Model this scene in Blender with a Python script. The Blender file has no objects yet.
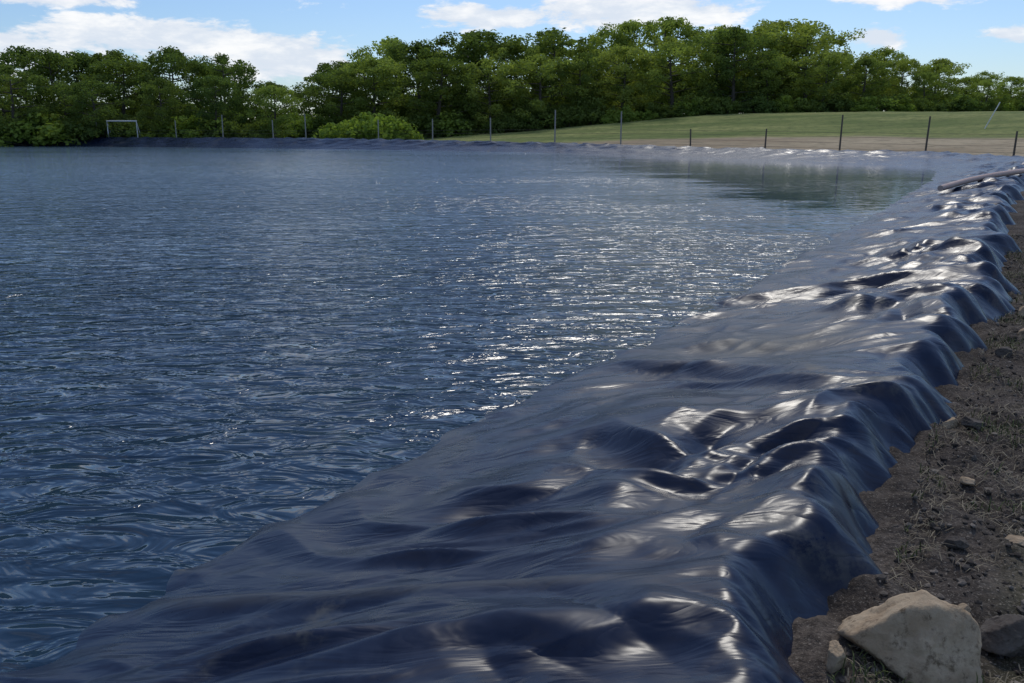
import bpy, math, random
import numpy as np
from mathutils import Vector, Matrix
R = np.random.RandomState(7); random.seed(7)
scene = bpy.context.scene
scene.view_settings.view_transform = 'Standard'
scene.view_settings.look = 'None'
scene.view_settings.exposure = 0

# ---------------------------------------------------------------- noise
_perm = np.random.RandomState(3).permutation(4096)
def _h(ix, iy, seed):
    return _perm[(_perm[(ix + seed * 131) & 4095] + iy) & 4095]
def perlin(x, y, seed=0):
    x = np.asarray(x, float); y = np.asarray(y, float)
    ix = np.floor(x).astype(int); iy = np.floor(y).astype(int)
    fx = x - ix; fy = y - iy
    def g(i, j, dx, dy):
        a = _h(i, j, seed) * (2 * math.pi / 4096.0) * 7
        return np.cos(a) * dx + np.sin(a) * dy
    u = fx**3 * (fx * (fx * 6 - 15) + 10); v = fy**3 * (fy * (fy * 6 - 15) + 10)
    a = g(ix, iy, fx, fy); b = g(ix + 1, iy, fx - 1, fy)
    c = g(ix, iy + 1, fx, fy - 1); d = g(ix + 1, iy + 1, fx - 1, fy - 1)
    return 1.5 * ((a * (1 - u) + b * u) * (1 - v) + (c * (1 - u) + d * u) * v)
def ss(a, b, x):
    t = np.clip((x - a) / (b - a), 0, 1); return t * t * (3 - 2 * t)

# ---------------------------------------------------------------- node helpers
def new_mat(name):
    m = bpy.data.materials.new(name); m.use_nodes = True
    nt = m.node_tree; nt.nodes.clear()
    out = nt.nodes.new('ShaderNodeOutputMaterial')
    return m, nt, out
def N(nt, t, **kw):
    n = nt.nodes.new(t)
    for k, v in kw.items(): setattr(n, k, v)
    return n
def L(nt, a, b): nt.links.new(a, b)
def M(nt, op, a, b=None, c=None, clamp=False):
    n = nt.nodes.new('ShaderNodeMath'); n.operation = op; n.use_clamp = clamp
    for i, v in enumerate((a, b, c)):
        if v is None: continue
        if isinstance(v, (int, float)): n.inputs[i].default_value = v
        else: nt.links.new(v, n.inputs[i])
    return n.outputs[0]
def mixc(nt, f, a, b, blend='MIX'):
    n = nt.nodes.new('ShaderNodeMix'); n.data_type = 'RGBA'; n.blend_type = blend
    for idx, v in ((0, f), (6, a), (7, b)):
        if isinstance(v, (int, float)): n.inputs[idx].default_value = v
        elif isinstance(v, tuple): n.inputs[idx].default_value = (*v, 1)
        else: nt.links.new(v, n.inputs[idx])
    return n.outputs[2]
def noise(nt, vec, scale, detail=4, rough=0.55, dist=0.0):
    n = nt.nodes.new('ShaderNodeTexNoise')
    n.inputs['Scale'].default_value = scale; n.inputs['Detail'].default_value = detail
    n.inputs['Roughness'].default_value = rough; n.inputs['Distortion'].default_value = dist
    if vec is not None: nt.links.new(vec, n.inputs['Vector'])
    return n.outputs['Fac']
def rng(nt, v, a, b, c=0.0, d=1.0):
    n = nt.nodes.new('ShaderNodeMapRange'); n.interpolation_type = 'SMOOTHSTEP'
    for i, x in enumerate((a, b, c, d)): n.inputs[i + 1].default_value = x
    nt.links.new(v, n.inputs[0]); return n.outputs[0]
def objco(nt, scale=(1, 1, 1), rot=0.0):
    tc = nt.nodes.new('ShaderNodeTexCoord'); mp = nt.nodes.new('ShaderNodeMapping')
    mp.inputs['Scale'].default_value = scale; mp.inputs['Rotation'].default_value = (0, 0, rot)
    nt.links.new(tc.outputs['Object'], mp.inputs['Vector']); return mp.outputs[0]
def bump(nt, h, strength, dist, normal=None):
    b = nt.nodes.new('ShaderNodeBump'); b.inputs['Strength'].default_value = strength
    b.inputs['Distance'].default_value = dist; nt.links.new(h, b.inputs['Height'])
    if normal is not None: nt.links.new(normal, b.inputs['Normal'])
    return b.outputs[0]
def principled(nt, out, color=None, rough=0.5, normal=None, spec=0.5, metallic=0.0, ior=None):
    p = nt.nodes.new('ShaderNodeBsdfPrincipled')
    if isinstance(color, tuple): p.inputs['Base Color'].default_value = (*color, 1)
    elif color is not None: nt.links.new(color, p.inputs['Base Color'])
    if isinstance(rough, (int, float)): p.inputs['Roughness'].default_value = rough
    else: nt.links.new(rough, p.inputs['Roughness'])
    p.inputs['Specular IOR Level'].default_value = spec
    p.inputs['Metallic'].default_value = metallic
    if ior: p.inputs['IOR'].default_value = ior
    if normal is not None: nt.links.new(normal, p.inputs['Normal'])
    nt.links.new(p.outputs[0], out.inputs[0]); return p
def link(o):
    scene.collection.objects.link(o); return o
def mesh_fast(name, V, F, mat=None, smooth=True, attrs=None):
    V = np.asarray(V, np.float32); F = np.asarray(F, np.int32)
    me = bpy.data.meshes.new(name)
    me.vertices.add(len(V)); me.vertices.foreach_set('co', V.ravel())
    k = F.shape[1]
    me.loops.add(F.size); me.loops.foreach_set('vertex_index', F.ravel())
    me.polygons.add(len(F))
    me.polygons.foreach_set('loop_start', np.arange(0, F.size, k, dtype=np.int32))
    me.polygons.foreach_set('loop_total', np.full(len(F), k, np.int32))
    me.polygons.foreach_set('use_smooth', np.full(len(F), smooth, bool))
    if attrs:
        for an, av in attrs.items():
            at = me.attributes.new(an, 'FLOAT', 'POINT'); at.data.foreach_set('value', np.asarray(av, np.float32).ravel())
    me.update(calc_edges=True)
    if mat: me.materials.append(mat)
    return me
def grid_faces(nu, nv):
    i = np.arange(nu - 1)[:, None] * nv + np.arange(nv - 1)[None, :]
    i = i.ravel()
    return np.stack([i, i + nv, i + nv + 1, i + 1], 1)

# ---------------------------------------------------------------- shoreline (water edge), counter-clockwise
ctrl = np.array([(-2.3, 2.7), (-1.72, 3.78), (-.74, 5.24), (.12, 6.72), (1.28, 8.4), (2.5, 10.3), (4.88, 14.3), (7.45, 18.7),
    (13.1, 28.3), (17.8, 36.6), (21.0, 43), (22.6, 47.5), (22.3, 51.5), (19, 57), (13.7, 63.6), (2.5, 74), (-10.6, 82), (-32, 91),
    (-57.7, 98.4), (-88, 92), (-108, 62), (-112, 20), (-98, -15), (-62, -38), (-30, -32), (-14, -18), (-7.2, -6), (-4.0, 0)])
def catmull(P, n=40):
    out = []
    m = len(P)
    for i in range(m):
        p0, p1, p2, p3 = P[i - 1], P[i], P[(i + 1) % m], P[(i + 2) % m]
        a1 = np.linalg.norm(p1 - p0)**.5; a2 = np.linalg.norm(p2 - p1)**.5; a3 = np.linalg.norm(p3 - p2)**.5
        t0 = 0; t1 = a1; t2 = t1 + a2; t3 = t2 + a3
        for k in range(n):
            t = t1 + (t2 - t1) * k / n
            A1 = (t1 - t) / (t1 - t0) * p0 + (t - t0) / (t1 - t0) * p1
            A2 = (t2 - t) / (t2 - t1) * p1 + (t - t1) / (t2 - t1) * p2
            A3 = (t3 - t) / (t3 - t2) * p2 + (t - t2) / (t3 - t2) * p3
            B1 = (t2 - t) / (t2 - t0) * A1 + (t - t0) / (t2 - t0) * A2
            B2 = (t3 - t) / (t3 - t1) * A2 + (t - t1) / (t3 - t1) * A3
            out.append((t2 - t) / (t2 - t1) * B1 + (t - t1) / (t2 - t1) * B2)
    return np.array(out)
shore = catmull(ctrl)
seg = np.linalg.norm(np.roll(shore, -1, 0) - shore, axis=1)
cum = np.concatenate([[0], np.cumsum(seg)]); total = cum[-1]
shc = np.vstack([shore, shore[:1]])
def shore_at(s):
    s = np.mod(s, total)
    return np.stack([np.interp(s, cum, shc[:, 0]), np.interp(s, cum, shc[:, 1])], -1)
poly = catmull(ctrl, 8)
def sdist(X, Y):
    """signed distance, + outside the pond"""
    P = np.stack([X.ravel(), Y.ravel()], 1).astype(np.float32); A = poly.astype(np.float32); B = np.roll(A, -1, 0)
    D = np.full(len(P), 1e9, np.float32); inside = np.zeros(len(P), bool)
    px, py = P[:, 0].copy(), P[:, 1].copy()
    for a, b in zip(A, B):
        ab = b - a; qx = px - a[0]; qy = py - a[1]
        t = np.clip((qx * ab[0] + qy * ab[1]) / (ab @ ab), 0, 1)
        D = np.minimum(D, (qx - t * ab[0])**2 + (qy - t * ab[1])**2)
        if a[1] != b[1]:
            c = (a[1] > py) != (b[1] > py)
            inside ^= c & (px < a[0] + qy / (b[1] - a[1]) * ab[0])
    D = np.sqrt(D); D[inside] *= -1
    return D.reshape(X.shape).astype(float)
def kpos(X, Y):   # the sheet is laid wider in the far corner
    return 1 + 0.8 * np.exp(-((X - 25)**2 + (Y - 44)**2) / 12.0**2)
def hscale(X, Y):
    r_ = np.hypot(X, Y)
    return 1 + .40 * ss(34, 52, r_) + .75 * ss(62, 90, r_)

# ---------------------------------------------------------------- terrain
def hill(X, Y):
    Rr = np.hypot(X, Y)
    k = ss(-14, 30, X)
    sand = k * 0.85 * ss(62, 90, Rr + 0 * X)
    up = ss(-22, 36, X) * 2.55 * ss(86, 114, Rr)
    return (sand + up) * ss(10, 40, Y)
EDGE = 2.75
def ground_z(X, Y, D):
    D = D / kpos(X, Y)
    base = 0.20 + 0.05 * perlin(X * .6, Y * .6, 1) + 0.02 * perlin(X * 2.3, Y * 2.3, 2)
    near = ss(30, 12, np.hypot(X, Y))
    clod = 0.026 * np.abs(perlin(X * 7, Y * 7, 3)) + 0.016 * perlin(X * 15, Y * 15, 4) + 0.05 * np.maximum(0, perlin(X * 4, Y * 4, 9) - .1)
    base = base + near * clod + 0.20 * ss(5, 14, D) * (1 + 0.5 * perlin(X * .1, Y * .1, 5))
    base = base + 0.08 * ss(4.2, 3.2, D) * np.abs(perlin(X * 2., Y * 2., 12))
    base = base + hill(X, Y)
    bank = np.where(D < 0, .35 * D, .15 * D) - 0.21
    bank = np.maximum(bank, -1.8)
    return bank * (1 - ss(2.4, EDGE - .05, D)) + base * ss(2.4, EDGE - .05, D)
def geo(a, b, d0, g, dmax=60):
    out = [a]; d = d0
    s = 1 if b > a else -1
    while (out[-1] - b) * s < 0:
        out.append(out[-1] + s * d); d = min(d * g, dmax)
    return out[1:]
xs = np.array(sorted(geo(0.5, -900, .05, 1.05)) + list(np.arange(.5, 8.5, .034)) + geo(8.5, 900, .05, 1.04))
ys = np.array(sorted(geo(1.5, -500, .06, 1.07)) + list(np.arange(1.5, 12, .034)) + geo(12, 1200, .05, 1.026, 40))
GX, GY = np.meshgrid(xs, ys, indexing='ij')
GD = sdist(GX, GY)
GZ = ground_z(GX, GY, GD)
rr = np.hypot(GX, GY)
grassm = ss(84, 89, rr + 3 * perlin(GX * .1, GY * .1, 6)) * ss(-30, 5, GY) 
grassm = np.maximum(grassm, ss(14, 22, GD) * ss(60, 40, rr) * .7)
grassm = np.maximum(grassm, ss(5, 2, GX) * ss(3.3, 4.5, GD) * ss(40, 60, rr))
grassm = np.maximum(grassm, .35 * ss(.0, .45, perlin(GX * .7, GY * .5, 71) + .4 * perlin(GX * 3, GY * 3, 72)) * ss(3.3, 4.0, GD) * ss(40, 25, rr))
sandm = ss(35, 50, rr)

mg, nt, out = new_mat('ground_mat')
co = objco(nt)
a1 = N(nt, 'ShaderNodeAttribute', attribute_name='grass').outputs['Fac']
a2 = N(nt, 'ShaderNodeAttribute', attribute_name='sand').outputs['Fac']
n1 = noise(nt, co, 1.3, 5, .65); n2 = noise(nt, co, 26, 4, .7); n3 = noise(nt, co, 90, 2, .6)
dirt = mixc(nt, rng(nt, n1, .35, .65), (.048, .039, .033), (.14, .115, .095))
dirt = mixc(nt, rng(nt, n2, .35, .7), dirt, (.045, .037, .031))
dirt = mixc(nt, rng(nt, n3, .56, .72), dirt, (.23, .20, .165))
big = noise(nt, objco(nt, (.04, .12, 1)), 1, 4, .6)
sand = mixc(nt, rng(nt, big, .35, .65), (.32, .24, .15), (.46, .37, .24))
sand = mixc(nt, rng(nt, noise(nt, co, .8, 5, .7), .45, .7), sand, (.23, .19, .12))
gn = noise(nt, objco(nt, (.03, .2, 1)), 1, 5, .65); gn2 = noise(nt, co, 1.2, 5, .75)
grass = mixc(nt, rng(nt, gn, .35, .65), (.13, .175, .045), (.29, .30, .10))
grass = mixc(nt, rng(nt, gn2, .4, .75), grass, (.09, .12, .035))
col = mixc(nt, a2, dirt, sand); col = mixc(nt, a1, col, grass)
bm_ = bump(nt, n2, .9, .03)
principled(nt, out, col, .95, bm_, .15)
ground = link(bpy.data.objects.new('ground', mesh_fast('ground', np.stack([GX, GY, GZ], -1).reshape(-1, 3), grid_faces(len(xs), len(ys)), mg,
                                   attrs={'grass': grassm, 'sand': sandm})))
def gz(x, y):
    X = np.atleast_1d(np.asarray(x, float)); Y = np.atleast_1d(np.asarray(y, float))
    return ground_z(X, Y, sdist(X, Y))

# ---------------------------------------------------------------- pond liner
s_list = []
s = -25.0
while s < total - 25.0:
    p = shore_at(np.array(s)); d = math.hypot(p[0], p[1])
    s_list.append(s)
    if p[1] < -8 or p[0] < -62: st = .8
    else: st = min(max(.0042 * d, .014), .35)
    s += st
s_list = np.array(s_list + [total - 25.0])
P = shore_at(s_list)
Tn = shore_at(s_list + .8) - shore_at(s_list - .8); Tn /= np.linalg.norm(Tn, axis=1)[:, None]
Nn = np.stack([Tn[:, 1], -Tn[:, 0]], 1)
w = np.concatenate([np.arange(-1.5, -.4, .06), np.arange(-.4, 2.4, .020), np.arange(2.4, 3.3, .014)])
S, W = np.meshgrid(s_list, w, indexing='ij')
def fold(X, Y):
    """wrinkles of the sheet; crease lines run across the bank"""
    wx = .55 * perlin(X * .5, Y * .5, 20) + .10 * perlin(X * 1.4, Y * 1.4, 24); wy = .42 * perlin(X * .5, Y * .6, 21) + .10 * perlin(X * 1.5, Y * 1.6, 22)
    Xw = X + wx; Yw = Y + wy
    z = 0
    for ang, fa, fv, amp, pw, sd, rd_ in ((-12, .20, .72, .155, 1.15, 30, .0002), (0, .32, 1.15, .120, 1.1, 31, .0001), (-28, .42, 1.6, .090, 1.1, 32, .0001),
                                  (22, .50, 1.9, .062, 1.1, 33, .0001), (-14, .6, 3.1, .032, 1.2, 34, .0002), (38, .8, 2.5, .032, 1.2, 35, .0002), (-50, .9, 2.9, .026, 1.3, 36, .0002)):
        a = math.radians(ang); U = (Xw * math.cos(a) + Yw * math.sin(a)) * fa; V = (-Xw * math.sin(a) + Yw * math.cos(a)) * fv
        n = perlin(U + sd * 3.1, V + sd * 1.7, sd)
        rdg = (1 - np.clip(np.sqrt(n * n + rd_) * 1.9, 0, 1))**pw
        mask = .15 + .85 * ss(-.15, .35, perlin(X * .6 + sd, Y * .6, sd + 20))
        sg = 1 if sd != 33 and sd != 36 else -1
        z = z + sg * amp * (rdg - .25) * mask
    z = z + .07 * perlin(Xw * .5, Yw * 1.2, 60) + .022 * perlin(Xw * 1.3, Yw * 2.2, 61)
    return z
kk = kpos(P[:, 0], P[:, 1])[:, None]; hk = hscale(P[:, 0], P[:, 1])[:, None]
Wk = np.where(W > 0, W * kk, W)
X0 = P[:, 0][:, None] + Nn[:, 0][:, None] * Wk; Y0 = P[:, 1][:, None] + Nn[:, 1][:, None] * Wk
F0 = fold(X0, Y0)
# long crease near the camera
ax, ay, bx, by = -1.8, 3.62, .68, 3.10
dx, dy = bx - ax, by - ay; ln = math.hypot(dx, dy)
tt = ((X0 - ax) * dx + (Y0 - ay) * dy) / ln**2
dd = ((X0 - ax) * -dy + (Y0 - ay) * dx) / ln + .012 * np.sin(tt * 7) + .02 * perlin(X0 * 1.5, Y0 * 1.5, 80)
seamk = ss(-.02, .15, tt) * ss(1.06, .8, tt)
flat = seamk * np.exp(-(dd / .24)**2)
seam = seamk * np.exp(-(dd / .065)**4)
# asymmetric pleat: gentle on the near side, steep on the far side
pleat = np.where(dd < 0, np.exp(-(dd / .10)**2), np.exp(-(dd / .04)**2))
F0 = F0 * (1 - .75 * flat) + seamk * .055 * pleat * (.8 + .5 * perlin(tt * 3, tt * 0 + .3, 81))
amp = (.40 + .62 * ss(.1, 2.0, W)) * (1 - .5 * ss(40, 55, np.hypot(X0, Y0)))
sc = (.24 * perlin(S * .8, S * 0 + 3.3, 40) + .14 * perlin(S * 1.9, S * 0 + 1.7, 41) + .08 * (np.abs(perlin(S * 3.2, S * 0 + 1.1, 42)) - .3))
push = sc * ss(1.7, 2.8, W) 
hang = ss(2.75, 2.95, W)
push = push + hang * .07 * (np.abs(perlin(S * 2.8 + .6 * W, W * .8, 43)) * 2 - .6) + .06 * ss(3.05, 3.3, W)
prof = np.where(W < 0, .30 * W, 0) + np.where(W >= 0, .160 * np.minimum(W, 2.75), 0) + .03 * ss(1.2, 2.3, W)
crestvar = .05 * perlin(S * .9, S * 0 + 8.1, 44)
drop = ss(2.6, 3.12, W)
prof = prof + crestvar * ss(1.5, 2.3, W)
topz = prof * np.where(W > 0, hk, 1) + F0 * amp
LZ = topz * (1 - drop) + (.13 + .02 * perlin(S * 3, W * 3, 45)) * drop
LX = P[:, 0][:, None] + Nn[:, 0][:, None] * (Wk + push); LY = P[:, 1][:, None] + Nn[:, 1][:, None] * (Wk + push)
ml, nt, out = new_mat('pond_liner_mat')
co = objco(nt)
d1 = noise(nt, co, .9, 5, .65, .4); d2 = noise(nt, co, 14, 4, .7); d3 = noise(nt, co, 3.0, 4, .6, 1.0)
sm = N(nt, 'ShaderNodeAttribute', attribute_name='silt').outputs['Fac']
dust_sheen = M(nt, 'MAXIMUM', M(nt, 'MULTIPLY', rng(nt, d1, .57, .72), rng(nt, d2, .38, .62)), M(nt, 'MULTIPLY', sm, rng(nt, d2, .2, .5)))
film = rng(nt, d3, .35, .75)
col = mixc(nt, film, (.007, .013, .034), (.012, .022, .052))
col = mixc(nt, M(nt, 'MULTIPLY', dust_sheen, .6), col, (.13, .13, .11))
rough = M(nt, 'ADD', M(nt, 'MULTIPLY', film, .12), M(nt, 'ADD', M(nt, 'MULTIPLY', dust_sheen, .3), .26))
cr = noise(nt, objco(nt, (1.0, 3.0, 2), .2), 1.7, 3, .5, 1.0)
ridg = M(nt, 'ABSOLUTE', M(nt, 'SUBTRACT', cr, .5))
bn = bump(nt, ridg, .35, .05)
principled(nt, out, col, rough, bn, .28)
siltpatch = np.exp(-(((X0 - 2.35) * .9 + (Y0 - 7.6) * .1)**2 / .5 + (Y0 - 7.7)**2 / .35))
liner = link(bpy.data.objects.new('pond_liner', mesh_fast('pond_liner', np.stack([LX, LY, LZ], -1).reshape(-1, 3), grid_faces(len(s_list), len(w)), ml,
   attrs={'silt': np.clip(.42 * seam + .8 * siltpatch, 0, 1)})))  # crease top painted pale as reflected sky; siltpatch is real silt

# ---------------------------------------------------------------- water
sw = shore_at(np.arange(0, total, .7)); tw = shore_at(np.arange(0, total, .7) + .8) - shore_at(np.arange(0, total, .7) - .8)
tw /= np.linalg.norm(tw, axis=1)[:, None]; sw = sw + .95 * np.stack([tw[:, 1], -tw[:, 0]], 1)
mew = bpy.data.meshes.new('pond_water')
mew.from_pydata([(float(a), float(b), 0.0) for a, b in sw], [], [list(range(len(sw)))])
mw, nt, out = new_mat('water_mat')
h1 = noise(nt, objco(nt, (.7, 1.4, 1), .45), 1.0, 2, .5, .8)
h2 = noise(nt, objco(nt, (1.1, 2.2, 1), .15), 1.9, 3, .45, 1.0)
co = objco(nt); spx = N(nt, 'ShaderNodeSeparateXYZ'); L(nt, co, spx.inputs[0])
wob = M(nt, 'MULTIPLY', M(nt, 'SUBTRACT', noise(nt, objco(nt, (.12, .3, 1)), 1, 4, .65), .5), 16)
calm = M(nt, 'MULTIPLY', rng(nt, M(nt, 'ADD', spx.outputs[0], wob), 2.5, 9), rng(nt, M(nt, 'ADD', spx.outputs[1], wob), 15, 24))   # sheltered corner
lee = M(nt, 'MULTIPLY', rng(nt, spx.outputs[1], 12, 60, 1.0, .45), M(nt, 'SUBTRACT', 1.0, M(nt, 'MULTIPLY', calm, .92)))
patch = M(nt, 'MULTIPLY', rng(nt, noise(nt, objco(nt, (.05, .11, 1), .2), 1, 3, .6), .38, .62, .5, 1.0), lee)
hh = M(nt, 'ADD', h1, M(nt, 'MULTIPLY', h2, .8))
b = N(nt, 'ShaderNodeBump'); b.inputs['Distance'].default_value = .235
L(nt, hh, b.inputs['Height']); L(nt, M(nt, 'MULTIPLY', patch, .9), b.inputs['Strength'])
far_sheen = M(nt, 'MULTIPLY', rng(nt, spx.outputs[1], 3, 40), M(nt, 'SUBTRACT', 1.0, M(nt, 'MULTIPLY', calm, .6)))  # sky reflection painted into the base colour, paler far out, less in calm water
wc = mixc(nt, far_sheen, (.020, .045, .080), (.135, .205, .265))
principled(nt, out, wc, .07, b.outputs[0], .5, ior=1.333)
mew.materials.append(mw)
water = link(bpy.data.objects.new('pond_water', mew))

# ---------------------------------------------------------------- trees
def leafmat(nm, c1, c2, c3):
    m, nt, out = new_mat(nm)
    oi = N(nt, 'ShaderNodeObjectInfo'); va = N(nt, 'ShaderNodeAttribute', attribute_name='tint').outputs['Fac']
    c = mixc(nt, va, c1, c2)
    c = mixc(nt, M(nt, 'MULTIPLY', oi.outputs['Random'], .6), c, c3)
    df = N(nt, 'ShaderNodeBsdfDiffuse'); tr = N(nt, 'ShaderNodeBsdfTranslucent'); mx = N(nt, 'ShaderNodeMixShader')
    L(nt, c, df.inputs[0]); L(nt, mixc(nt, 1.0, c, (1.3, 1.4, .6), 'MULTIPLY'), tr.inputs[0]); mx.inputs[0].default_value = .4
    L(nt, df.outputs[0], mx.inputs[1]); L(nt, tr.outputs[0], mx.inputs[2]); L(nt, mx.outputs[0], out.inputs[0]); return m
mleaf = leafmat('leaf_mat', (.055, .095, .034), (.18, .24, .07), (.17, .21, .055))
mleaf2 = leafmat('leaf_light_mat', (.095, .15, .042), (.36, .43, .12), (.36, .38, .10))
mleafb = leafmat('bush_leaf_mat', (.13, .20, .045), (.32, .41, .09), (.27, .33, .08))
mbark, nt, out = new_mat('bark_mat')
principled(nt, out, mixc(nt, noise(nt, objco(nt, (4, 4, 1)), 3), (.05, .04, .03), (.13, .11, .09)), .9)
def tube(p0, p1, r0, r1, n=7):
    p0 = Vector(p0); p1 = Vector(p1); d = (p1 - p0).normalized()
    q = d.to_track_quat('Z', 'Y'); V = []
    for p, r in ((p0, r0), (p1, r1)):
        for k in range(n):
            a = 2 * math.pi * k / n; V.append(p + q @ Vector((math.cos(a) * r, math.sin(a) * r, 0)))
    F = [(k, (k + 1) % n, n + (k + 1) % n, n + k) for k in range(n)]
    return V, F
def leaves(centers, rad, per, size, rs, squash=.75, tint=None):
    n = len(centers); C = np.repeat(centers, per, 0); rd = np.repeat(rad, per)
    d = rs.normal(size=(n * per, 3)); d /= np.linalg.norm(d, axis=1)[:, None]
    pos = C + d * (rd * rs.uniform(.45, 1.05, n * per))[:, None] * np.array([1, 1, squash])
    nrm = d * .9 + rs.normal(size=d.shape) * .6; nrm /= np.linalg.norm(nrm, axis=1)[:, None]
    a = np.cross(nrm, rs.normal(size=d.shape)); a /= np.linalg.norm(a, axis=1)[:, None]
    b = np.cross(nrm, a); sz = size * rs.uniform(.6, 1.3, n * per)[:, None]
    V = np.stack([pos + a * sz, pos + b * sz * .6, pos - a * sz, pos - b * sz * .6], 1).reshape(-1, 3)
    F = np.arange(len(V)).reshape(-1, 4)
    t = np.repeat(tint, per) + rs.uniform(-.18, .18, n * per)
    return V, F, np.repeat(np.clip(t, 0, 1), 4)
def make_tree(seed, low=.10, wid=.34):
    """unit: 10 m tall tree"""
    rs = np.random.RandomState(seed); H = 10.0
    V = []; F = []
    def add(a, b, r0, r1):
        v, f = tube(a, b, r0, r1); o = len(V); V.extend(v); F.extend([tuple(i + o for i in q) for q in f])
    lean = rs.uniform(-.4, .4, 2); pts = [Vector((0, 0, -.3)), Vector((lean[0] * .3, lean[1] * .3, 2.5)), Vector((lean[0], lean[1], 5.5)), Vector((lean[0] * 1.3, lean[1] * 1.4, 8.8))]
    rads = [.24, .18, .11, .03]
    for i in range(3): add(pts[i], pts[i + 1], rads[i], rads[i + 1])
    cs = []; rd = []
    nl = 17
    for i in range(nl):
        z = .9 + 7.4 * (i / nl); t = z / 9; base = Vector((lean[0] * t * 1.2, lean[1] * t * 1.2, z))
        a = i * 2.4 + rs.uniform(-.5, .5); env = max(.55, math.sin(math.pi * min(1, z / (H * 1.02))))**.55
        ln_ = H * wid * env * rs.uniform(.65, 1.1)
        e = base + Vector((math.cos(a) * ln_, math.sin(a) * ln_, rs.uniform(.2, 1.1)))
        add(base, e, .07, .02)
        for k in range(4):
            f = .4 + .7 * k / 3; q = base.lerp(e, f)
            cs.append([q.x + rs.normal() * .3, q.y + rs.normal() * .3, q.z + rs.normal() * .3]); rd.append(rs.uniform(.6, 1.05))
    for k in range(22):
        a = rs.uniform(0, 6.28); r = rs.uniform(0, H * wid * .8); z = H * .93 - r * r * .14 + rs.uniform(-.4, .15)
        cs.append([math.cos(a) * r + lean[0], math.sin(a) * r + lean[1], z]); rd.append(rs.uniform(.5, .9))
    cs = np.array(cs); rd = np.array(rd)
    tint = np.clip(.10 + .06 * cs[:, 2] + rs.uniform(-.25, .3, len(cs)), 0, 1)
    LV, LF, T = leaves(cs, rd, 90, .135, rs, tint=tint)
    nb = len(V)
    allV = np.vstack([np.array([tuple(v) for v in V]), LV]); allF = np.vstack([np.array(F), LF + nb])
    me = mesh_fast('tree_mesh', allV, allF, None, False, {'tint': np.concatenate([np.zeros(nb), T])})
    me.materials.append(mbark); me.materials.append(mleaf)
    mi = np.zeros(len(allF), np.int32); mi[len(F):] = 1; me.polygons.foreach_set('material_index', mi)
    return me
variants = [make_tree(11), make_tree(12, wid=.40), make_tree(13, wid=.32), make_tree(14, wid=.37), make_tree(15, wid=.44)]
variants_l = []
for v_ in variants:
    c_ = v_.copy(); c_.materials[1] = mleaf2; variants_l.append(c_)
def make_bush(seed):
    rs = np.random.RandomState(seed); cs = []; rd = []; V = []; F = []
    for k in range(30):
        a = rs.uniform(0, 6.28); r = rs.uniform(0, 1.5) ; z = rs.uniform(.2, 1.9 - r * .5)
        cs.append([math.cos(a) * r, math.sin(a) * r, z]); rd.append(rs.uniform(.35, .65))
        if k < 8:
            v, f = tube((0, 0, -.2), cs[-1], .04, .01, 5); o = len(V); V.extend(v); F.extend([tuple(i + o for i in q) for q in f])
    cs = np.array(cs); LV, LF, T = leaves(cs, np.array(rd), 55, .12, rs, tint=np.clip(.35 + .2 * cs[:, 2] + rs.uniform(-.2, .2, 30), 0, 1))
    nb = len(V); allF = np.vstack([np.array(F), LF + nb])
    me = mesh_fast('bush_mesh', np.vstack([np.array([tuple(v) for v in V]), LV]), allF, None, False, {'tint': np.concatenate([np.zeros(nb), T])})
    me.materials.append(mbark); me.materials.append(mleafb if seed > 30 else mleaf)
    mi = np.zeros(len(allF), np.int32); mi[len(F):] = 1; me.polygons.foreach_set('material_index', mi)
    return me
bushes = [make_bush(21), make_bush(22)]; bright = [make_bush(31), make_bush(32)]
treeline = link(bpy.data.objects.new('distant_treeline', None))
def put(me, x, y, h, unit, parent, name, wx=1.0, sink=0.0, wob=.0):
    o = link(bpy.data.objects.new(name, me)); z = float(gz(x, y)[0])
    o.location = (x, y, z - sink); s_ = h / unit; o.scale = (s_ * wx, s_ * wx, s_)
    o.rotation_euler = (0, 0, random.uniform(0, 6.28)); o.parent = parent; return o
# crown-top slope above eye level by bearing (x/y)
tb = [-1.4, -.62, -.58, -.52, -.46, -.38, -.30, -.262, -.245, -.225, -.19, -.16, -.10, -.03, .03, .10, .145, .21, .27, .325, .36, .42, .485, .505, .53, .58, .7, 1.4]
tv = [.080, .080, .082, .087, .086, .086, .082, .064, .048, .048, .086, .099, .109, .114, .109, .112, .121, .127, .122, .115, .098, .082, .073, .060, .060, .062, .06, .07]
def topslope(r): return float(np.interp(r, tb, tv))
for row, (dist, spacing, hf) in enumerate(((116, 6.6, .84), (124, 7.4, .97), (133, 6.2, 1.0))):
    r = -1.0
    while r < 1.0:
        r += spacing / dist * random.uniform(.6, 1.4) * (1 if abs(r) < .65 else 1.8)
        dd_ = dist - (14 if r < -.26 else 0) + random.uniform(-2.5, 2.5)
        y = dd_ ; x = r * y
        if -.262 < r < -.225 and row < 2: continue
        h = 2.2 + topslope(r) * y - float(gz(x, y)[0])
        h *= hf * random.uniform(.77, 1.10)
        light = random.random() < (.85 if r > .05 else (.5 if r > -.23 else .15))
        put(random.choice(variants_l if light else variants), x, y, h, 10.0, treeline, 'tree', random.uniform(1.0, 1.45), h * .03)
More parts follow.
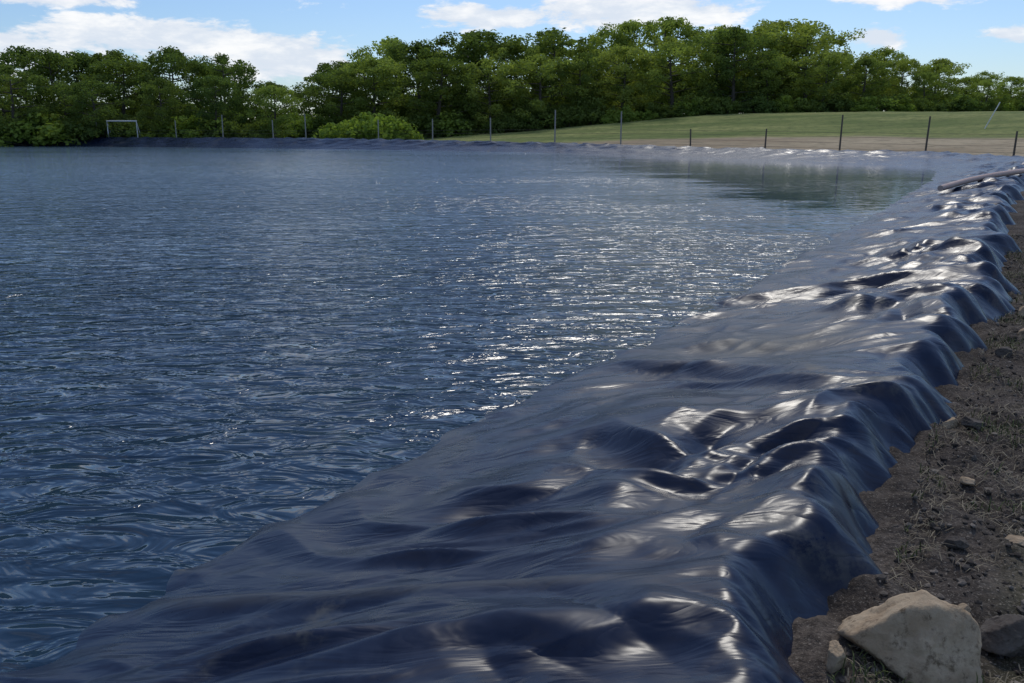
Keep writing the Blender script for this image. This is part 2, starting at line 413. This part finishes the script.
# undergrowth at the wood's edge and behind the trunks
r = -1.0
while r < 1.0:
    r += random.uniform(.012, .024)
    y = (101 if r < -.26 else 113) + random.uniform(-1.5, 2); x = r * y
    put(random.choice(bright if random.random() < .25 else bushes), x, y, random.uniform(2.2, 4.2) * (.7 if r > .1 else 1), 2.1, treeline, 'bush', random.uniform(1, 1.5), .2)
r = -.75
while r < .75:
    r += random.uniform(.035, .05)
    y = 138 - (14 if r < -.26 else 0); x = r * y
    if -.262 < r < -.225: continue
    put(random.choice(bushes), x, y, random.uniform(7, 9) * topslope(r) / .11, 2.1, treeline, 'bush', 1.2, .2)
# bright bushes on the far bank
for (x, y, h) in ((-15.6, 96, 3.9), (-17.5, 97, 3.2), (-19.5, 96, 2.8), (-13.6, 97, 3.4), (-11.8, 98, 2.4)):
    o = put(random.choice(bright), x, y, h, 2.1, None, 'bush', 1.1, .2)

# ---------------------------------------------------------------- fence
mpost, nt, out = new_mat('post_mat')
principled(nt, out, mixc(nt, noise(nt, objco(nt), 6), (.05, .045, .04), (.14, .12, .10)), .8)
mpost2, nt, out = new_mat('post_pale_mat')
principled(nt, out, mixc(nt, noise(nt, objco(nt), 6), (.25, .24, .22), (.38, .36, .33)), .8)
mwhite, nt, out = new_mat('white_paint_mat')
principled(nt, out, mixc(nt, noise(nt, objco(nt), 8), (.6, .6, .58), (.8, .8, .78)), .5)
fence = link(bpy.data.objects.new('wire_fence', None))
fp = [(-90, 101), (-73, 103), (-57.5, 102), (-47, 99.4), (-37, 96.6), (-31.2, 94.6), (-25.2, 92.5), (-21.4, 91), (-13.5, 88.5), (-7.8, 86), (-2, 82), (3.8, 77.7), (9.2, 74), (14.3, 70), (19, 65.6), (23.0, 61.3), (27.0, 57), (30.5, 53), (34, 45)]
hts = [2.6] * 19; hts[5] = 3.1; hts[7] = 3.2; hts[11] = 3.2; hts[12] = 3.0; hts[14] = 1.7; hts[15] = 2.7; hts[16] = 2.6; hts[17] = 1.7; hts[13] = 1.6
tops = []
for i, ((x, y), h) in enumerate(zip(fp, hts)):
    z = float(gz(x, y)[0]); lx = random.uniform(-.06, .06)
    v, f = tube((x, y, z - .2), (x + lx, y, z + h), .07, .055, 8); f.append(tuple(range(8, 16)))
    me = bpy.data.meshes.new('post'); me.from_pydata([tuple(q) for q in v], [], f); me.materials.append(mpost2 if i < 13 else mpost)
    o = link(bpy.data.objects.new('post_%d' % (i + 1), me)); o.parent = fence; tops.append((x, y, z))
V = []; F = []
for a, b_ in zip(tops[:-1], tops[1:]):
    for hh_ in (.4, .8, 1.2, 1.5):
        v, f = tube((a[0], a[1], a[2] + hh_), (b_[0], b_[1], b_[2] + hh_), .008, .008, 4); o_ = len(V)
        V.extend([tuple(q) for q in v]); F.extend([tuple(i + o_ for i in q) for q in f])
me = bpy.data.meshes.new('wires'); me.from_pydata(V, [], F); me.materials.append(mpost)
o = link(bpy.data.objects.new('wires', me)); o.parent = fence
def bar_object(name, bars, mat, parent=None):
    V = []; F = []
    for p0, p1, r in bars:
        v, f = tube(p0, p1, r, r, 8); f += [tuple(range(7, -1, -1)), tuple(range(8, 16))]; o_ = len(V)
        V.extend([tuple(q) for q in v]); F.extend([tuple(i + o_ for i in q) for q in f])
    me = bpy.data.meshes.new(name); me.from_pydata(V, [], F); me.materials.append(mat)
    return link(bpy.data.objects.new(name, me))
gy_ = 98.6
z = float(gz(-43.5, gy_)[0]) + .3
bar_object('goal_frame', [((-45.4, gy_, z - .4), (-45.4, gy_, z + 2.2), .06), ((-42.1, gy_, z - .4), (-42.1, gy_, z + 2.2), .06), ((-45.46, gy_, z + 2.2), (-42.04, gy_, z + 2.2), .08),
    ((-45.4, gy_, z + 2.2), (-45.4, gy_ + 1.2, z - .3), .04), ((-42.1, gy_, z + 2.2), (-42.1, gy_ + 1.2, z - .3), .04)], mwhite)
z = float(gz(46, 84)[0])
bar_object('leaning_pole', [((45.2, 84, z - .1), (46.4, 84.1, z + 2.4), .05)], mwhite)

# ---------------------------------------------------------------- pipe lying on the liner
mp_, nt, out = new_mat('pipe_mat')
principled(nt, out, mixc(nt, noise(nt, objco(nt), 3), (.48, .31, .25), (.56, .42, .35)), .6)
cu = bpy.data.curves.new('drain_pipe', 'CURVE'); cu.dimensions = '3D'; cu.bevel_depth = .09; cu.bevel_resolution = 4; cu.use_fill_caps = True
sp = cu.splines.new('BEZIER'); pp = [(12.9, 26.0, .38), (14.9, 27.9, .54), (17.6, 30.3, .64), (21.5, 33.8, .64), (27, 38.8, .6)]
sp.bezier_points.add(len(pp) - 1)
for bp, p in zip(sp.bezier_points, pp): bp.co = p; bp.handle_left_type = bp.handle_right_type = 'AUTO'
cu.materials.append(mp_); link(bpy.data.objects.new('drain_pipe', cu))

# ---------------------------------------------------------------- rocks
from mathutils import noise as mn
def rock_mat(name, c1, c2):
    m, nt, out = new_mat(name); co = objco(nt)
    c = mixc(nt, rng(nt, noise(nt, co, 5, 6, .7), .35, .65), c1, c2)
    c = mixc(nt, rng(nt, noise(nt, co, 22, 5, .7), .5, .7), c, tuple(x * .5 for x in c1))
    principled(nt, out, c, .9, bump(nt, noise(nt, co, 16, 8, .7), .7, .02), .2); return m
mr1 = rock_mat('rock_pale_mat', (.36, .26, .165), (.50, .39, .265)); mr2 = rock_mat('rock_dark_mat', (.08, .065, .055), (.15, .13, .11))
import bmesh
def rock(x, y, size, mat, seed, sink=.25, sub=5):
    bm = bmesh.new(); bmesh.ops.create_icosphere(bm, subdivisions=sub, radius=1)
    rs = random.Random(seed); planes = []
    for k in range(12):
        d = Vector((rs.gauss(0, 1), rs.gauss(0, 1), rs.gauss(0, 1))).normalized(); planes.append((d, rs.uniform(.45, .85)))
    for v in bm.verts:
        d = v.co.normalized(); r = 1.0
        for n_, h in planes:
            c_ = d.dot(n_)
            if c_ > .05: r = min(r, h / c_)
        r += .05 * mn.noise(d * 2.5 + Vector((seed, 0, 0))) + .03 * mn.noise(d * 6 + Vector((seed, 0, 0))) + .02 * mn.noise(d * 18)
        v.co = Vector((d.x * r * size[0], d.y * r * size[1], d.z * r * size[2]))
    me = bpy.data.meshes.new('rock'); bm.to_mesh(me); bm.free(); me.materials.append(mat)
    for p in me.polygons: p.use_smooth = True
    o = link(bpy.data.objects.new('rock', me)); o.location = (x, y, float(gz(x, y)[0]) + size[2] * (1 - sink * 2)); o.rotation_euler = (0, 0, rs.uniform(-.4, .4)); return o
rock(1.52, 2.85, (.34, .26, .24), mr1, 23, .3)
rock(1.20, 2.76, (.05, .05, .08), mr1, 5)
rock(1.95, 2.95, (.14, .12, .11), mr2, 6)
rock(1.86, 3.14, (.05, .035, .03), mr1, 7, 0)
rock(3.06, 5.35, (.08, .07, .06), mr2, 8)
rock(2.95, 5.45, (.10, .08, .05), mr1, 9)
rock(2.9, 4.1, (.15, .10, .06), mr2, 12)
rock(2.45, 3.75, (.07, .06, .03), mr1, 14)
rock(5.55, 9.0, (.16, .12, .10), mr1, 11)
rock(5.0, 8.0, (.10, .09, .07), mr1, 15)
rock(4.3, 7.2, (.09, .07, .06), mr2, 16)
rock(3.4, 4.9, (.09, .07, .05), mr1, 17)
rock(6.6, 10.4, (.14, .10, .09), mr1, 18)
rock(2.15, 4.35 - .6, (.06, .05, .04), mr2, 19)
rock(2.6, 4.5, (.05, .05, .035), mr1, 20)

# gravel + dry grass, one object each
ico = bmesh.new(); bmesh.ops.create_icosphere(ico, subdivisions=1, radius=1)
IV = np.array([tuple(v.co) for v in ico.verts]); IF = np.array([[v.index for v in f.verts] for f in ico.faces]); ico.free()
def scatter(n, rs, ymax=16, dmin=3.0, dmax=6.5):
    y = 1.2 + (ymax - 1.2) * rs.uniform(0, 1, n)**1.7; x = y * .3 + rs.uniform(0, 5.5, n) 
    D = sdist(x, y); k = (D > dmin) & (D < dmax) & (x > 0); return x[k], y[k], D[k]
rs = np.random.RandomState(5)
x, y, D = scatter(30000, rs); z = ground_z(x, y, D)
n = len(x); sz = .005 + .019 * rs.uniform(0, 1, n)**4
scl = sz[:, None] * rs.uniform(.6, 1.4, (n, 3)) * np.array([1, 1, .7])
V = (IV[None] * (1 + .25 * rs.uniform(-1, 1, (n, 12, 1)))) * scl[:, None] + np.stack([x, y, z + sz * .2], 1)[:, None]
F = IF[None] + (np.arange(n) * 12)[:, None, None]
mgv, nt, out = new_mat('gravel_mat'); at = N(nt, 'ShaderNodeAttribute', attribute_name='tint').outputs['Fac']
principled(nt, out, mixc(nt, at, (.045, .037, .031), (.24, .205, .17)), .95, None, .2)
link(bpy.data.objects.new('gravel', mesh_fast('gravel', V.reshape(-1, 3), F.reshape(-1, 3), mgv, False, {'tint': np.repeat(rs.uniform(0, 1, n)**2.2, 12)})))
def blades(name, n, rs, hmin, hmax, wd, lay, mat, clump=False, seedthr=.0, **kw):
    x, y, D = scatter(n, rs, **kw)
    k = perlin(x * 1.1, y * 1.1, 77) + .5 * perlin(x * 4, y * 4, 78) > seedthr
    x, y, D = x[k], y[k], D[k]; z = ground_z(x, y, D); n = len(x)
    a = rs.uniform(0, 6.28, n); el = rs.uniform(*lay, n); h = rs.uniform(hmin, hmax, n)
    d = np.stack([np.cos(a) * np.cos(el), np.sin(a) * np.cos(el), np.sin(el)], 1) * h[:, None]
    sd = np.stack([-np.sin(a), np.cos(a), 0 * a], 1) * wd
    b0 = np.stack([x, y, z + .004], 1); mid = b0 + d * .55 + np.array([0, 0, .012]); tip = b0 + d * 1.0 - np.stack([0 * a, 0 * a, h * .12], 1)
    V = np.stack([b0 - sd, b0 + sd, mid + sd * .8, mid - sd * .8, tip + sd * .15, tip - sd * .15], 1)
    F = np.array([[0, 1, 2, 3], [3, 2, 4, 5]])[None] + (np.arange(n) * 6)[:, None, None]
    link(bpy.data.objects.new(name, mesh_fast(name, V.reshape(-1, 3), F.reshape(-1, 4), mat, False, {'tint': np.repeat(rs.uniform(0, 1, n), 6)})))
def gmat(nm, c1, c2):
    m, nt, out = new_mat(nm); at = N(nt, 'ShaderNodeAttribute', attribute_name='tint').outputs['Fac']
    principled(nt, out, mixc(nt, at, c1, c2), .8, None, .2); return m
blades('dry_grass', 60000, rs, .03, .12, .0022, (.02, .5), gmat('straw_mat', (.12, .095, .065), (.34, .29, .20)), seedthr=-.25)
blades('weeds', 60000, rs, .02, .09, .003, (.5, 1.4), gmat('weed_mat', (.06, .08, .026), (.15, .165, .06)), seedthr=.12)

# ---------------------------------------------------------------- light + sky (sun veiled by thin cloud)
AZ, EL = math.radians(13), math.radians(50)
sd = Vector((math.sin(AZ) * math.cos(EL), math.cos(AZ) * math.cos(EL), math.sin(EL)))
sl = bpy.data.lights.new('sun', 'SUN'); sl.energy = 1.5; sl.angle = math.radians(13); sl.color = (1, .95, .86)
so = link(bpy.data.objects.new('sun', sl)); so.rotation_euler = sd.to_track_quat('Z', 'Y').to_euler(); so.location = (20, 60, 60)
world = bpy.data.worlds.new('World'); scene.world = world; world.use_nodes = True
nt = world.node_tree; nt.nodes.clear(); wo = nt.nodes.new('ShaderNodeOutputWorld'); bg = nt.nodes.new('ShaderNodeBackground')
sky = nt.nodes.new('ShaderNodeTexSky'); sky.sky_type = 'NISHITA'; sky.sun_disc = False; sky.sun_elevation = EL; sky.sun_rotation = AZ
sky.air_density = 1.0; sky.dust_density = .6; sky.ozone_density = 2.5
tc = nt.nodes.new('ShaderNodeTexCoord'); sx = nt.nodes.new('ShaderNodeSeparateXYZ'); L(nt, tc.outputs['Generated'], sx.inputs[0])
az = M(nt, 'ARCTAN2', sx.outputs[0], sx.outputs[1]); el = M(nt, 'ARCSINE', sx.outputs[2])
cb = nt.nodes.new('ShaderNodeCombineXYZ'); L(nt, M(nt, 'MULTIPLY', az, 9), cb.inputs[0]); L(nt, M(nt, 'MULTIPLY', el, 26), cb.inputs[1])
cn = noise(nt, cb.outputs[0], 1.6, 6, .62, .2)
mask = None
for (a, e, ra, re) in ((-.38, .088, .14, .022), (-.25, .072, .09, .030), (-.50, .122, .12, .010), (-.53, .072, .09, .026), (-.03, .116, .09, .016), (.13, .122, .14, .022),
                       (.42, .133, .09, .018), (.385, .088, .035, .014), (.52, .085, .05, .010), (.17, .36, .20, .16), (-.24, .24, .12, .10)):  # last two: clouds above the view, added for sheen on the water
    dx = M(nt, 'DIVIDE', M(nt, 'SUBTRACT', az, a), ra); dy = M(nt, 'DIVIDE', M(nt, 'SUBTRACT', el, e), re)
    q = M(nt, 'SUBTRACT', 1.0, M(nt, 'SQRT', M(nt, 'ADD', M(nt, 'MULTIPLY', dx, dx), M(nt, 'MULTIPLY', dy, dy))))
    mask = q if mask is None else M(nt, 'MAXIMUM', mask, q)
mask = M(nt, 'MAXIMUM', mask, -.70)
m1 = rng(nt, M(nt, 'ADD', mask, M(nt, 'MULTIPLY', M(nt, 'SUBTRACT', cn, .5), 2.9)), -.05, .35)
# higher scattered clouds (planar projection), seen only in reflections
iz = M(nt, 'DIVIDE', 1.0, M(nt, 'MAXIMUM', sx.outputs[2], .08)); cb2 = nt.nodes.new('ShaderNodeCombineXYZ')
L(nt, M(nt, 'MULTIPLY', sx.outputs[0], iz), cb2.inputs[0]); L(nt, M(nt, 'MULTIPLY', sx.outputs[1], iz), cb2.inputs[1])
m2 = M(nt, 'MULTIPLY', rng(nt, noise(nt, cb2.outputs[0], .8, 4, .6, .3), .47, .66), rng(nt, el, .14, .22))
cl = M(nt, 'MAXIMUM', m1, M(nt, 'MULTIPLY', m2, .7))
skyc = mixc(nt, 1.0, sky.outputs[0], (.70, .83, 1.02), 'MULTIPLY')
cshade = mixc(nt, rng(nt, cn, .42, .68), (6.6, 7.2, 8.1), (9.2, 9.2, 9.2))
col = mixc(nt, M(nt, 'MULTIPLY', cl, .95), skyc, cshade)
L(nt, col, bg.inputs[0]); bg.inputs[1].default_value = .11; L(nt, bg.outputs[0], wo.inputs[0])

# ---------------------------------------------------------------- camera
cam = bpy.data.cameras.new('camera'); cam.lens = 29.95; cam.sensor_width = 36; cam.clip_end = 3000; cam.clip_start = .05
coo = link(bpy.data.objects.new('camera', cam)); coo.location = (0, 0, 2.2); coo.rotation_euler = (math.radians(75.8), 0, 0)
scene.camera = coo
